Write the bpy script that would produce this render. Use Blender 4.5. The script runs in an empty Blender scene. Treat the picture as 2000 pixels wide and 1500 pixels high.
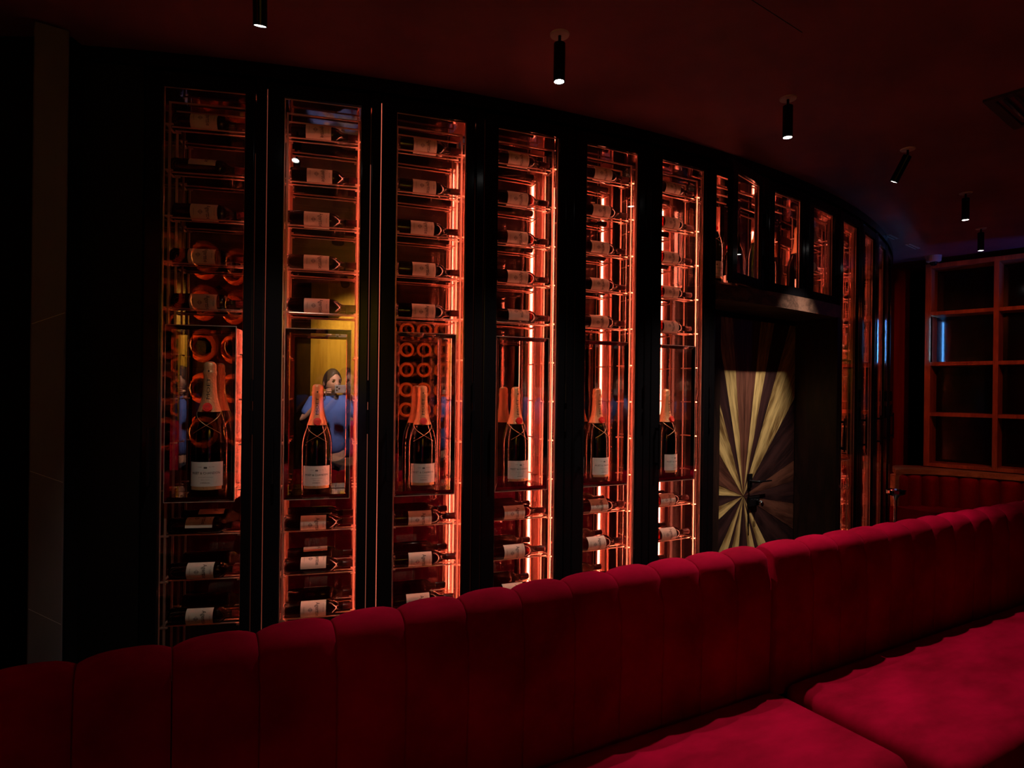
import bpy, bmesh, math, random
from mathutils import Vector, Matrix, Euler
PI = math.pi
random.seed(7)
scene = bpy.context.scene
COL = scene.collection

# ------------------------------------------------------------------ camera
cam_d = bpy.data.cameras.new('camera')
cam_d.sensor_width = 36.0
cam_d.lens = 36.0 * 1200 / 2000
cam_d.shift_y = 12 / 2000
cam_d.clip_start = 0.01
cam = bpy.data.objects.new('camera', cam_d)
COL.objects.link(cam)
cam.matrix_world = Matrix.Translation((0, 0, 1.5)) @ Matrix.Rotation(PI / 2, 4, 'X') @ Matrix.Rotation(0.012, 4, 'Z')
scene.camera = cam

# ------------------------------------------------------------------ world, exposure
world = bpy.data.worlds.new('world')
scene.world = world
world.use_nodes = True
wb = world.node_tree.nodes['Background']
wb.inputs[0].default_value = (0.6, 0.12, 0.16, 1)
wb.inputs[1].default_value = 0.0012
vs = scene.view_settings
scene.display_settings.display_device = 'sRGB'
vs.view_transform = 'Standard'
vs.look = 'None'
vs.gamma = 1
vs.use_curve_mapping = False
vs.exposure = 0.0
scene.cycles.max_bounces = 10
scene.cycles.glossy_bounces = 6
scene.cycles.diffuse_bounces = 3
scene.cycles.transparent_max_bounces = 32
scene.cycles.sample_clamp_indirect = 30.0
scene.cycles.use_denoising = True

LED_STRENGTH = 48.0
SPOT_W = 26.0

# ------------------------------------------------------------------ materials
def new_mat(name):
    m = bpy.data.materials.new(name)
    m.use_nodes = True
    nt = m.node_tree
    b = nt.nodes['Principled BSDF']
    return m, nt, b

def mat(name, col, rough=0.5, metal=0.0, spec=0.5, noise=None, bump=0.0, bscale=60, sheen=0.0, coat=0.0):
    m, nt, b = new_mat(name)
    b.inputs['Base Color'].default_value = (*col, 1)
    b.inputs['Roughness'].default_value = rough
    b.inputs['Metallic'].default_value = metal
    b.inputs['Specular IOR Level'].default_value = spec
    if coat: b.inputs['Coat Weight'].default_value = coat
    tc = nt.nodes.new('ShaderNodeTexCoord')
    if noise:
        col2, scale, stretch = noise
        mp = nt.nodes.new('ShaderNodeMapping'); mp.inputs['Scale'].default_value = stretch
        nt.links.new(tc.outputs['Object'], mp.inputs[0])
        n = nt.nodes.new('ShaderNodeTexNoise'); n.inputs['Scale'].default_value = scale; n.inputs['Detail'].default_value = 5
        nt.links.new(mp.outputs[0], n.inputs[0])
        r = nt.nodes.new('ShaderNodeValToRGB')
        r.color_ramp.elements[0].position = 0.35; r.color_ramp.elements[0].color = (*col, 1)
        r.color_ramp.elements[1].position = 0.68; r.color_ramp.elements[1].color = (*col2, 1)
        nt.links.new(n.outputs[0], r.inputs[0]); nt.links.new(r.outputs[0], b.inputs['Base Color'])
    if bump:
        n2 = nt.nodes.new('ShaderNodeTexNoise'); n2.inputs['Scale'].default_value = bscale; n2.inputs['Detail'].default_value = 4
        nt.links.new(tc.outputs['Object'], n2.inputs[0])
        bp = nt.nodes.new('ShaderNodeBump'); bp.inputs['Strength'].default_value = bump; bp.inputs['Distance'].default_value = 0.01
        nt.links.new(n2.outputs[0], bp.inputs['Height']); nt.links.new(bp.outputs[0], b.inputs['Normal'])
    return m

def emit(name, col, s):
    m = bpy.data.materials.new(name); m.use_nodes = True
    nt = m.node_tree; nt.nodes.clear()
    e = nt.nodes.new('ShaderNodeEmission'); e.inputs[0].default_value = (*col, 1); e.inputs[1].default_value = s
    o = nt.nodes.new('ShaderNodeOutputMaterial'); nt.links.new(e.outputs[0], o.inputs[0])
    return m

def glass(name, tint, gloss=(1, 1, 1), rough=0.0, ior=1.5, extra=0.0):
    """thin pane or thin-walled vessel: tinted see-through plus Fresnel mirror reflection"""
    m = bpy.data.materials.new(name); m.use_nodes = True
    nt = m.node_tree; nt.nodes.clear()
    t = nt.nodes.new('ShaderNodeBsdfTransparent'); t.inputs[0].default_value = (*tint, 1)
    g = nt.nodes.new('ShaderNodeBsdfGlossy'); g.inputs[0].default_value = (*gloss, 1); g.inputs['Roughness'].default_value = rough
    f = nt.nodes.new('ShaderNodeFresnel')
    ge = nt.nodes.new('ShaderNodeNewGeometry'); mr = nt.nodes.new('ShaderNodeMapRange')   # same Fresnel from both sides of the thin glass
    mr.inputs['To Min'].default_value = ior; mr.inputs['To Max'].default_value = 1 / ior
    nt.links.new(ge.outputs['Backfacing'], mr.inputs['Value']); nt.links.new(mr.outputs[0], f.inputs[0])
    a = nt.nodes.new('ShaderNodeMath'); a.operation = 'ADD'; a.use_clamp = True; a.inputs[1].default_value = extra
    nt.links.new(f.outputs[0], a.inputs[0])
    mx = nt.nodes.new('ShaderNodeMixShader')
    nt.links.new(a.outputs[0], mx.inputs[0]); nt.links.new(t.outputs[0], mx.inputs[1]); nt.links.new(g.outputs[0], mx.inputs[2])
    o = nt.nodes.new('ShaderNodeOutputMaterial'); nt.links.new(mx.outputs[0], o.inputs[0])
    return m

def wood(name, c1, c2, scale=6.0, rough=0.42, axis='X', stretch=9.0, dist=5.0):
    m, nt, b = new_mat(name)
    tc = nt.nodes.new('ShaderNodeTexCoord')
    mp = nt.nodes.new('ShaderNodeMapping')
    s = {'X': (1 / stretch, 1, 1), 'Z': (1, 1, 1 / stretch)}[axis]
    mp.inputs['Scale'].default_value = s
    nt.links.new(tc.outputs['Object'], mp.inputs[0])
    n = nt.nodes.new('ShaderNodeTexNoise'); n.inputs['Scale'].default_value = scale * 2.2; n.inputs['Detail'].default_value = 3
    nt.links.new(mp.outputs[0], n.inputs[0])
    mu = nt.nodes.new('ShaderNodeMath'); mu.operation = 'MULTIPLY'; mu.inputs[1].default_value = dist * 4
    nt.links.new(n.outputs[0], mu.inputs[0])
    sn = nt.nodes.new('ShaderNodeMath'); sn.operation = 'SINE'; nt.links.new(mu.outputs[0], sn.inputs[0])
    n3 = nt.nodes.new('ShaderNodeTexNoise'); n3.inputs['Scale'].default_value = scale * 25; n3.inputs['Detail'].default_value = 4
    nt.links.new(mp.outputs[0], n3.inputs[0])
    ad = nt.nodes.new('ShaderNodeMath'); ad.operation = 'MULTIPLY_ADD'; ad.inputs[1].default_value = 0.22; ad.inputs[2].default_value = 0.12
    nt.links.new(sn.outputs[0], ad.inputs[0])
    ad2 = nt.nodes.new('ShaderNodeMath'); ad2.operation = 'ADD'
    nt.links.new(ad.outputs[0], ad2.inputs[0]); nt.links.new(n3.outputs[0], ad2.inputs[1])
    r = nt.nodes.new('ShaderNodeValToRGB')
    r.color_ramp.elements[0].position = 0.3; r.color_ramp.elements[0].color = (*c1, 1)
    r.color_ramp.elements[1].position = 0.85; r.color_ramp.elements[1].color = (*c2, 1)
    nt.links.new(ad2.outputs[0], r.inputs[0]); nt.links.new(r.outputs[0], b.inputs['Base Color'])
    b.inputs['Roughness'].default_value = rough
    bp = nt.nodes.new('ShaderNodeBump'); bp.inputs['Strength'].default_value = 0.25; bp.inputs['Distance'].default_value = 0.003
    nt.links.new(ad2.outputs[0], bp.inputs['Height']); nt.links.new(bp.outputs[0], b.inputs['Normal'])
    return m

def velvet(name, c1, c2):
    m, nt, b = new_mat(name)
    tc = nt.nodes.new('ShaderNodeTexCoord')
    mp = nt.nodes.new('ShaderNodeMapping'); mp.inputs['Scale'].default_value = (1, 2.2, 1); mp.inputs['Rotation'].default_value = (0, 0, 0.5)
    nt.links.new(tc.outputs['Object'], mp.inputs[0])
    n = nt.nodes.new('ShaderNodeTexNoise'); n.inputs['Scale'].default_value = 3.2; n.inputs['Detail'].default_value = 6; n.inputs['Roughness'].default_value = 0.6
    nt.links.new(mp.outputs[0], n.inputs[0])
    r = nt.nodes.new('ShaderNodeValToRGB')
    r.color_ramp.elements[0].position = 0.32; r.color_ramp.elements[0].color = (*c1, 1)
    r.color_ramp.elements[1].position = 0.7; r.color_ramp.elements[1].color = (*c2, 1)
    nt.links.new(n.outputs[0], r.inputs[0]); nt.links.new(r.outputs[0], b.inputs['Base Color'])
    b.inputs['Roughness'].default_value = 0.9
    b.inputs['Specular IOR Level'].default_value = 0.05
    b.inputs['Sheen Weight'].default_value = 0.12
    b.inputs['Sheen Roughness'].default_value = 0.4
    b.inputs['Sheen Tint'].default_value = (0.9, 0.02, 0.1, 1)
    n2 = nt.nodes.new('ShaderNodeTexNoise'); n2.inputs['Scale'].default_value = 14; n2.inputs['Detail'].default_value = 8
    nt.links.new(tc.outputs['Object'], n2.inputs[0])
    bp = nt.nodes.new('ShaderNodeBump'); bp.inputs['Strength'].default_value = 0.25; bp.inputs['Distance'].default_value = 0.01
    nt.links.new(n2.outputs[0], bp.inputs['Height']); nt.links.new(bp.outputs[0], b.inputs['Normal'])
    return m

M_BLACK = mat('black_lacquered_steel', (0.006, 0.005, 0.006), 0.17, 0.0, 0.16)
M_BLACKM = mat('matt_black_paint', (0.004, 0.003, 0.0035), 0.55, spec=0.25)
M_COPPER = mat('rose_copper', (0.9, 0.6, 0.48), 0.33, 0.7)
M_PEACH = mat('copper_painted_channel', (0.75, 0.42, 0.33), 0.5)
M_EDGE = mat('brushed_copper_edge', (0.8, 0.62, 0.55), 0.45, 0.7)
M_CHROME = mat('chrome', (0.8, 0.8, 0.82), 0.08, 1.0)
M_BRONZE = mat('bronze_mirror_edge', (0.42, 0.3, 0.27), 0.05, 1.0)
M_MIRROR = mat('bronze_mirror', (0.66, 0.53, 0.5), 0.0, 1.0)
M_PANE = glass('door_glass', (0.93, 0.92, 0.92), extra=0.005)
M_ACRYL = glass('clear_acrylic', (0.93, 0.88, 0.86), extra=0.03)
M_WINE = glass('dark_red_wine_glass', (0.15, 0.025, 0.016), (1, .93, .9), 0.05, extra=0.015)
M_GREEN = glass('dark_green_champagne_glass', (0.035, 0.06, 0.012), (1, 1, .95), 0.03, extra=0.01)
M_LABEL = mat('cream_paper_label', (0.8, 0.72, 0.6), 0.6, noise=((0.74, 0.65, 0.53), 30, (1, 1, 1)))
M_LABELW = mat('white_paper_label', (0.8, 0.77, 0.7), 0.55)
M_INK = mat('black_ink', (0.015, 0.012, 0.012), 0.6)
M_INKG = mat('grey_ink', (0.27, 0.23, 0.2), 0.6)
M_CAPS = mat('dark_capsule', (0.06, 0.012, 0.012), 0.3)
M_FOIL = mat('orange_gold_foil', (0.72, 0.42, 0.2), 0.36, 0.45, bump=0.3, bscale=120)
M_SEAL = mat('red_seal', (0.75, 0.02, 0.015), 0.4)
M_GOLD = mat('gold_thread', (0.75, 0.5, 0.28), 0.35, 0.8)
M_LED = emit('orange_red_led', (1.0, 0.25, 0.15), LED_STRENGTH)
M_GAPGLOW = emit('orange_glow_imitating_door_gap_light', (1.0, 0.2, 0.11), 1.1)  # glow stands in for strip light leaking between the doors
M_HINGEGLOW = emit('faint_glow_imitating_hinge_gap_light', (1.0, 0.25, 0.15), 0.22)  # weaker glow stands in for light leaking at the hinges
M_LENS = emit('white_lamp_lens', (1.0, 0.96, 0.9), 14.0)
M_CEIL = mat('dark_plaster_ceiling', (0.2, 0.065, 0.078), 0.62, noise=((0.36, 0.12, 0.135), 1.3, (1, 1, 1)), bump=0.35, bscale=5, spec=0.3)
M_FLOOR = wood('dark_floorboards', (0.012, 0.007, 0.005), (0.03, 0.016, 0.01), 4, 0.35)
M_WALLD = mat('black_wall_paint', (0.008, 0.006, 0.007), 0.7, bump=0.1, bscale=8, spec=0.2)
M_STONE = mat('grey_marble', (0.10, 0.085, 0.09), 0.6, noise=((0.15, 0.13, 0.14), 5, (1, 1, .3)))
M_WL = wood('light_oak', (0.16, 0.08, 0.025), (0.7, 0.46, 0.18), 3.2)
M_WM = wood('brown_walnut', (0.05, 0.015, 0.01), (0.17, 0.058, 0.036), 3.2)
M_WD = wood('dark_walnut', (0.016, 0.006, 0.007), (0.055, 0.019, 0.018), 3.2)
M_JAMB = wood('dark_stained_oak', (0.010, 0.003, 0.002), (0.032, 0.010, 0.006), 5, 0.5, 'Z', 6)
M_BEAM = wood('brown_oak_beam', (0.05, 0.022, 0.014), (0.16, 0.075, 0.05), 5)
M_SHELF = wood('red_brown_oak', (0.26, 0.075, 0.03), (0.42, 0.14, 0.055), 4, 0.5, 'Z')
M_LEDGE = wood('honey_oak_ledge', (0.28, 0.11, 0.04), (0.45, 0.2, 0.08), 4, 0.5)
M_DARKGL = mat('black_back_glass', (0.004, 0.003, 0.004), 0.12, spec=0.5)
M_VELV = velvet('crimson_velvet', (0.23, 0.0005, 0.014), (0.48, 0.0012, 0.034))
M_VELD = velvet('dark_red_velvet', (0.22, 0.002, 0.006), (0.3, 0.003, 0.009))
M_WHITE = mat('white_plastic', (0.55, 0.5, 0.48), 0.4)
M_DOME = mat('smoked_dome', (0.01, 0.01, 0.015), 0.05)
M_GREYM = mat('dark_grey_metal', (0.12, 0.11, 0.11), 0.4, 0.6)

# ------------------------------------------------------------------ mesh helpers
def finish(bm, name, m, parent=None, smooth=False, mw=None):
    me = bpy.data.meshes.new(name)
    bmesh.ops.recalc_face_normals(bm, faces=bm.faces)
    bm.to_mesh(me); bm.free()
    if isinstance(m, (list, tuple)):
        for k in m: me.materials.append(k)
    else:
        me.materials.append(m)
    if smooth:
        for p in me.polygons: p.use_smooth = True
    return put(name, me, parent, mw)

def put(name, me, parent=None, mw=None):
    o = bpy.data.objects.new(name, me)
    COL.objects.link(o)
    if parent is not None: o.parent = parent
    if mw is not None: o.matrix_local = mw
    return o

def empty(name, loc=(0, 0, 0), rz=0.0, label=None, cat=None, group=None, kind=None, parent=None):
    o = bpy.data.objects.new(name, None); COL.objects.link(o)
    o.empty_display_size = 0.05
    o.location = loc; o.rotation_euler = (0, 0, rz)
    if parent is not None: o.parent = parent
    return tag(o, label, cat, group, kind)

def tag(o, label=None, cat=None, group=None, kind=None):
    if label: o['label'] = label
    if cat: o['category'] = cat
    if group: o['group'] = group
    if kind: o['kind'] = kind
    return o

def copy_tree(o, parent=None):
    c = o.copy(); COL.objects.link(c); c.parent = parent
    for ch in list(o.children): copy_tree(ch, c)
    return c

def box(bm, x0, x1, y0, y1, z0, z1, bev=0.0, mi=0):
    r = bmesh.ops.create_cube(bm, size=1.0)
    vs_ = r['verts']
    for v in vs_:
        v.co = Vector(((x0 + x1) / 2 + v.co.x * (x1 - x0), (y0 + y1) / 2 + v.co.y * (y1 - y0), (z0 + z1) / 2 + v.co.z * (z1 - z0)))
    fs = set(f for v in vs_ for f in v.link_faces)
    for f in fs: f.material_index = mi
    if bev:
        es = list(set(e for v in vs_ for e in v.link_edges))
        bmesh.ops.bevel(bm, geom=es, offset=bev, segments=(3 if bev > .0045 else 2), profile=0.5, affect='EDGES')

def cyl(bm, p0, p1, r0, r1=None, seg=14, mi=0):
    p0, p1 = Vector(p0), Vector(p1)
    r1 = r0 if r1 is None else r1
    d = (p1 - p0); q = d.to_track_quat('Z', 'Y').to_matrix().to_4x4()
    g = bmesh.ops.create_cone(bm, cap_ends=True, segments=seg, radius1=r0, radius2=r1, depth=d.length,
                              matrix=Matrix.Translation((p0 + p1) / 2) @ q)
    for f in set(f for v in g['verts'] for f in v.link_faces): f.material_index = mi

def lathe(bm, prof, seg=20, axis='z'):
    """prof: (radius, height) list; closed by radius 0 ends"""
    rings = []
    for r, h in prof:
        if r < 1e-6:
            p = (0, 0, h) if axis == 'z' else (h, 0, 0)
            rings.append([bm.verts.new(p)])
        else:
            ring = []
            for k in range(seg):
                a = 2 * PI * k / seg
                c, s = r * math.cos(a), r * math.sin(a)
                ring.append(bm.verts.new((c, s, h) if axis == 'z' else (h, c, s)))
            rings.append(ring)
    for a, b in zip(rings, rings[1:]):
        for k in range(seg):
            k2 = (k + 1) % seg
            if len(a) == 1 and len(b) == 1: continue
            if len(a) == 1: bm.faces.new((a[0], b[k], b[k2]))
            elif len(b) == 1: bm.faces.new((a[k], a[k2], b[0]))
            else: bm.faces.new((a[k], a[k2], b[k2], b[k]))

def patch(bm, fn, nu, nv):
    """grid surface from fn(u, v) with u, v in 0..1"""
    g = [[bm.verts.new(fn(i / nu, j / nv)) for j in range(nv + 1)] for i in range(nu + 1)]
    for i in range(nu):
        for j in range(nv):
            bm.faces.new((g[i][j], g[i + 1][j], g[i + 1][j + 1], g[i][j + 1]))
    return g

_text_cache = {}
def text_geo(s, bold=0.0):
    """glyph outlines of a string as flat triangles, centred, cap height about 1"""
    key = (s, bold)
    if key in _text_cache: return _text_cache[key]
    cu = bpy.data.curves.new('lettering', 'FONT')
    cu.body = s; cu.size = 1.4; cu.align_x = 'CENTER'; cu.align_y = 'CENTER'; cu.resolution_u = 2
    cu.offset = bold
    ob = bpy.data.objects.new('lettering', cu); COL.objects.link(ob)
    dg = bpy.context.evaluated_depsgraph_get()
    me = bpy.data.meshes.new_from_object(ob.evaluated_get(dg))
    vs_ = [(v.co.x, v.co.y) for v in me.vertices]
    fs = [tuple(p.vertices) for p in me.polygons]
    bpy.data.objects.remove(ob); bpy.data.curves.remove(cu); bpy.data.meshes.remove(me)
    _text_cache[key] = (vs_, fs)
    return vs_, fs

def add_text(bm, s, fn, sx, sy, ox=0.0, oy=0.0, bold=0.0, mi=0):
    """place a string by mapping (a, b) = (ox + x*sx, oy + y*sy) through fn to 3-D"""
    vs_, fs = text_geo(s, bold)
    w = max(x for x, y in vs_) - min(x for x, y in vs_)
    vv = [bm.verts.new(fn(ox + x * sx / w, oy + y * sy)) for x, y in vs_]   # sx = full width of the word
    for f in fs:
        try:
            bm.faces.new([vv[i] for i in f]).material_index = mi
        except ValueError:
            pass

def add_quad(bm, fn, a0, a1, b0, b1, n=4, mi=0):
    for i in range(n):
        u0, u1 = a0 + (a1 - a0) * i / n, a0 + (a1 - a0) * (i + 1) / n
        bm.faces.new([bm.verts.new(fn(u, v)) for u, v in ((u0, b0), (u1, b0), (u1, b1), (u0, b1))]).material_index = mi

# ------------------------------------------------------------------ plan of the curved cellar wall
CX, CY, R = -2.678, 9.903, 7.472
def arc(s, d=0.0):
    th = s / R
    return Vector((CX + (R - d) * math.sin(th), CY - (R - d) * math.cos(th), 0)), th
def mod_s(i): return 1.39 + 0.476 * (i - 1)

# ------------------------------------------------------------------ room shell
CEIL = 2.87
def slab(name, x0, x1, y0, y1, z0, z1, m, kind='structure', parent=None):
    bm = bmesh.new(); box(bm, x0, x1, y0, y1, z0, z1)
    o = finish(bm, name, m, parent)
    if kind and parent is None: o['kind'] = kind
    return o
slab('floor', -4.5, 9.0, -6.5, 12.0, -0.1, 0.0, M_FLOOR)
slab('ceiling', -4.5, 9.0, -6.5, 12.0, CEIL, CEIL + 0.1, M_CEIL)
slab('wall_back', -4.5, 9.0, -6.6, -6.5, 0, CEIL, M_WALLD)
slab('wall_left', -4.6, -4.5, -6.5, 12.0, 0, CEIL, M_WALLD)
slab('wall_right', 9.0, 9.1, -6.5, 12.0, 0, CEIL, M_WALLD)
slab('wall_front', -4.5, 9.0, 12.0, 12.1, 0, CEIL, M_WALLD)
slab('wall_alcove', 4.02, 9.0, 7.3, 7.4, 0, CEIL, M_WALLD)

def arc_band(name, s0, s1, d0, d1, z0, z1, m, n=40, parent=None):
    """curved solid following the arc, d measured inward from the front face"""
    bm = bmesh.new(); prev = None
    for k in range(n + 1):
        s = s0 + (s1 - s0) * k / n
        a, _ = arc(s, d0); b, _ = arc(s, d1)
        q = [bm.verts.new((a.x, a.y, z0)), bm.verts.new((b.x, b.y, z0)), bm.verts.new((b.x, b.y, z1)), bm.verts.new((a.x, a.y, z1))]
        if prev:
            for i in range(4):
                j = (i + 1) % 4
                bm.faces.new((prev[i], q[i], q[j], prev[j]))
        else:
            bm.faces.new(q[::-1])
        prev = q
    bm.faces.new(prev)
    o = finish(bm, name, m, parent)
    if parent is None: o['kind'] = 'structure'
    return o
S0, S1 = mod_s(1) - 0.228, mod_s(14) + 0.26
arc_band('trim_1', S0 - 1.9, S1 + 1.2, -0.012, 0.30, 2.812, CEIL, M_BLACK, 60)            # header over all doors
arc_band('trim_2', S0 - 1.9, mod_s(7) - 0.23, 0.0, 0.30, 0.0, 0.16, M_BLACK, 40)
arc_band('trim_3', mod_s(10) - 0.226, S1 + 1.2, 0.0, 0.30, 0.0, 0.16, M_BLACK, 30)
arc_band('wall_cellar', S0 - 1.9, S0 - 0.004, 0.0, 0.28, 0.16, 2.81, M_BLACKM, 24)
arc_band('wall_cellar_far', S1 + 0.004, S1 + 1.2, 0.0, 0.28, 0.16, 2.81, M_BLACKM, 16)

# grey marble pilaster at the left edge
bm = bmesh.new(); box(bm, -0.054, 0.054, -0.03, 0.10, 0.0, 2.86, 0.006)
pil = finish(bm, 'trim_4', M_STONE); pil.location = (-1.775, 2.35, 0); pil.rotation_euler = (0, 0, 0.62); pil['kind'] = 'structure'
# thin diagonal veins in the marble
for zz, sg in ((1.75, 1), (1.15, -1), (0.62, -1.6)):
    bm = bmesh.new()
    patch(bm, lambda u, v: (-0.05 + 0.1 * u, -0.0306, zz + 0.05 * sg * (u - 0.5) + 0.002 * v), 4, 1)
    finish(bm, 'marble_vein', M_WHITE, pil)
slab('wall_side', -4.5, -1.75, 2.42, 2.5, 0, CEIL, M_BLACKM)

# ------------------------------------------------------------------ wine cabinets
OP = 0.16                      # half width of a glazed opening
ZT, ZB = 2.744, 0.26           # glazed opening top and bottom
LEVELS = [2.607 - 0.1935 * k for k in range(12)]
UP, LOW = LEVELS[:5], LEVELS[9:12]

def frame_geo(bm, x0, x1, z0, z1, X0, X1, Z0, Z1, y0, y1, bev):
    box(bm, X0, x0, y0, y1, Z0, Z1, bev); box(bm, x1, X1, y0, y1, Z0, Z1, bev)
    box(bm, x0, x1, y0 + .002, y1 - .002, z1, Z1); box(bm, x0, x1, y0 + .002, y1 - .002, Z0, z0)

def make_door(parent, zb, Zb, mw=None, handle=True):
    bm = bmesh.new()
    frame_geo(bm, -OP, OP, zb, ZT, -0.2265, 0.2, Zb, 2.80, 0.0, 0.034, 0.005)
    d = finish(bm, 'door', M_BLACK, parent, mw=mw)
    bm = bmesh.new(); box(bm, -OP - .004, OP + .004, 0.014, 0.018, zb - .004, ZT + .004)
    finish(bm, 'glass_pane', M_PANE, d)
    # slim copper bead around the glass
    bm = bmesh.new()
    frame_geo(bm, -OP + .003, OP - .003, zb + .003, ZT - .003, -OP, OP, zb, ZT, 0.019, 0.026, 0)
    finish(bm, 'glazing_bead', M_COPPER, d)
    if handle:
        bm = bmesh.new()
        box(bm, -0.196, -0.184, -0.034, -0.024, 1.09, 1.33, 0.003)
        box(bm, -0.195, -0.185, -0.026, 0.001, 1.11, 1.125); box(bm, -0.195, -0.185, -0.026, 0.001, 1.295, 1.31)
        finish(bm, 'handle', M_BLACK, d)
    hz = (1.30, 1.53) if handle else (2.27, 2.62)
    for a, b in ((hz[0], hz[0] + .1), (hz[1] - .09, hz[1])) if handle else ((2.25, 2.33), (2.5, 2.58)):
        bm = bmesh.new(); cyl(bm, (0.2015, -0.008, a), (0.2015, -0.008, b), 0.0065, seg=10); cyl(bm, (0.2015, -0.008, b), (0.2015, -0.008, b + .006), 0.003, seg=8)
        finish(bm, 'hinge', M_BLACK, d)
    return d

def make_strip(parent, z0, z1, lip=True):
    bm = bmesh.new(); box(bm, 0.163, 0.2445, 0.038, 0.0415, z0 - .05, z1 + .1)
    box(bm, 0.2405, 0.2445, 0.0415, 0.055, z0 - .05, z1 + .1)
    finish(bm, 'light_channel', M_PEACH, parent)
    if lip:
        bm = bmesh.new(); box(bm, 0.163, 0.1645, 0.0415, 0.0565, z0 - .05, z1 + .1); finish(bm, 'added_strip_lip', M_PEACH, parent)  # lip added only to block the sideways view of the glowing strip
    bm = bmesh.new(); box(bm, 0.174, 0.184, 0.0425, 0.0475, z0, z1)
    finish(bm, 'light_strip', M_LED, parent)

def make_rack(parent, levels, brackets, z0, z1, posts=True):
    if posts:
        for x, w in ((-0.152, .008), (0.15, .008)):
            for y in (0.062, 0.152):
                bm = bmesh.new(); box(bm, x - w / 2, x + w / 2, y - .003, y + .003, z0, z1)
                finish(bm, 'rack_post', M_COPPER, parent)
        for x in (-0.166, 0.16):           # clear acrylic side fins that catch the light
            bm = bmesh.new(); box(bm, x - .0015, x + .0015, 0.05, 0.185, z0, z1)
            finish(bm, 'acrylic_fin', M_ACRYL, parent)
    me = rail = None
    for z in brackets:
        for sx in (1, -1):
            mw = Matrix.Translation((-0.001, 0, z)) @ Matrix.Diagonal((sx, 1, 1, 1))
            if me is None:      # U-shaped bracket, one connected piece
                bm = bmesh.new()
                U = [(.137, .058), (.168, .058), (.168, .156), (.137, .156), (.137, .149), (.161, .149), (.161, .065), (.137, .065)]
                lo = [bm.verts.new((x, y, -.004)) for x, y in U]; hi = [bm.verts.new((x, y, .002)) for x, y in U]
                for k in range(8):
                    bm.faces.new((lo[k], lo[(k + 1) % 8], hi[(k + 1) % 8], hi[k]))
                for q in ((0, 1, 6, 7), (1, 2, 5, 6), (2, 3, 4, 5)):
                    bm.faces.new([lo[i] for i in q]); bm.faces.new([hi[i] for i in q][::-1])
                me = finish(bm, 'bracket', M_COPPER, parent, mw=mw).data
            else:
                put('bracket', me, parent, mw)
    for z in levels:
        for y in (0.087, 0.129):
            mw = Matrix.Translation((0, y, z - .002))
            if rail is None:
                bm = bmesh.new(); cyl(bm, (-0.152, 0, 0), (0.15, 0, 0), 0.0034, seg=8); rail = finish(bm, 'shelf_rail', M_COPPER, parent, mw=mw).data
            else: put('shelf_rail', rail, parent, mw)

def make_box(parent):
    """glazed display box for the champagne bottle, mitred mirror frame and clear sides"""
    x0, x1, z0, z1 = -0.15, 0.127, 1.012, 1.757
    b = 0.018
    bm = bmesh.new()
    O = [(x0, z0), (x1, z0), (x1, z1), (x0, z1)]; I = [(x0 + b, z0 + b), (x1 - b, z0 + b), (x1 - b, z1 - b), (x0 + b, z1 - b)]
    yf, yi, yb = 0.034, 0.046, 0.19
    vo = [bm.verts.new((x, yf, z)) for x, z in O]; vi = [bm.verts.new((x, yi, z)) for x, z in I]
    vb = [bm.verts.new((x, yf + .006, z)) for x, z in O]
    for k in range(4):
        j = (k + 1) % 4
        bm.faces.new((vo[k], vo[j], vi[j], vi[k])); bm.faces.new((vo[k], vb[k], vb[j], vo[j]))
    f = finish(bm, 'display_box', M_BRONZE, parent)
    for q in ((x0 + .002, x0 + .006, z0 + .006, z1 - .006), (x1 - .006, x1 - .002, z0 + .006, z1 - .006), (x0 + .006, x1 - .006, z1 - .012, z1 - .006)):
        bm = bmesh.new(); box(bm, q[0], q[1], yi, yb, q[2], q[3]); finish(bm, 'box_side', M_ACRYL, f)
    bm = bmesh.new(); e = .0014          # bright arris around the frame
    P1 = [(x0 - e, z0 - e), (x1 + e, z0 - e), (x1 + e, z1 + e), (x0 - e, z1 + e)]; P2 = [(x0 + e, z0 + e), (x1 - e, z0 + e), (x1 - e, z1 - e), (x0 + e, z1 - e)]
    a_ = [bm.verts.new((x, yf - .001, z)) for x, z in P1]; b_ = [bm.verts.new((x, yf - .001, z)) for x, z in P2]
    c_ = [bm.verts.new((x, yf + .003, z)) for x, z in P1]; d_ = [bm.verts.new((x, yf + .003, z)) for x, z in P2]
    for k in range(4):
        j = (k + 1) % 4
        bm.faces.new((a_[k], a_[j], b_[j], b_[k])); bm.faces.new((a_[k], c_[k], c_[j], a_[j])); bm.faces.new((b_[k], b_[j], d_[j], d_[k]))
    finish(bm, 'box_edge', M_EDGE, f)
    bm = bmesh.new(); box(bm, x0 + .004, x1 - .004, yi - .006, yb, z0 + .006, z0 + .02)
    finish(bm, 'box_floor', M_BRONZE, f)
    return f

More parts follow.
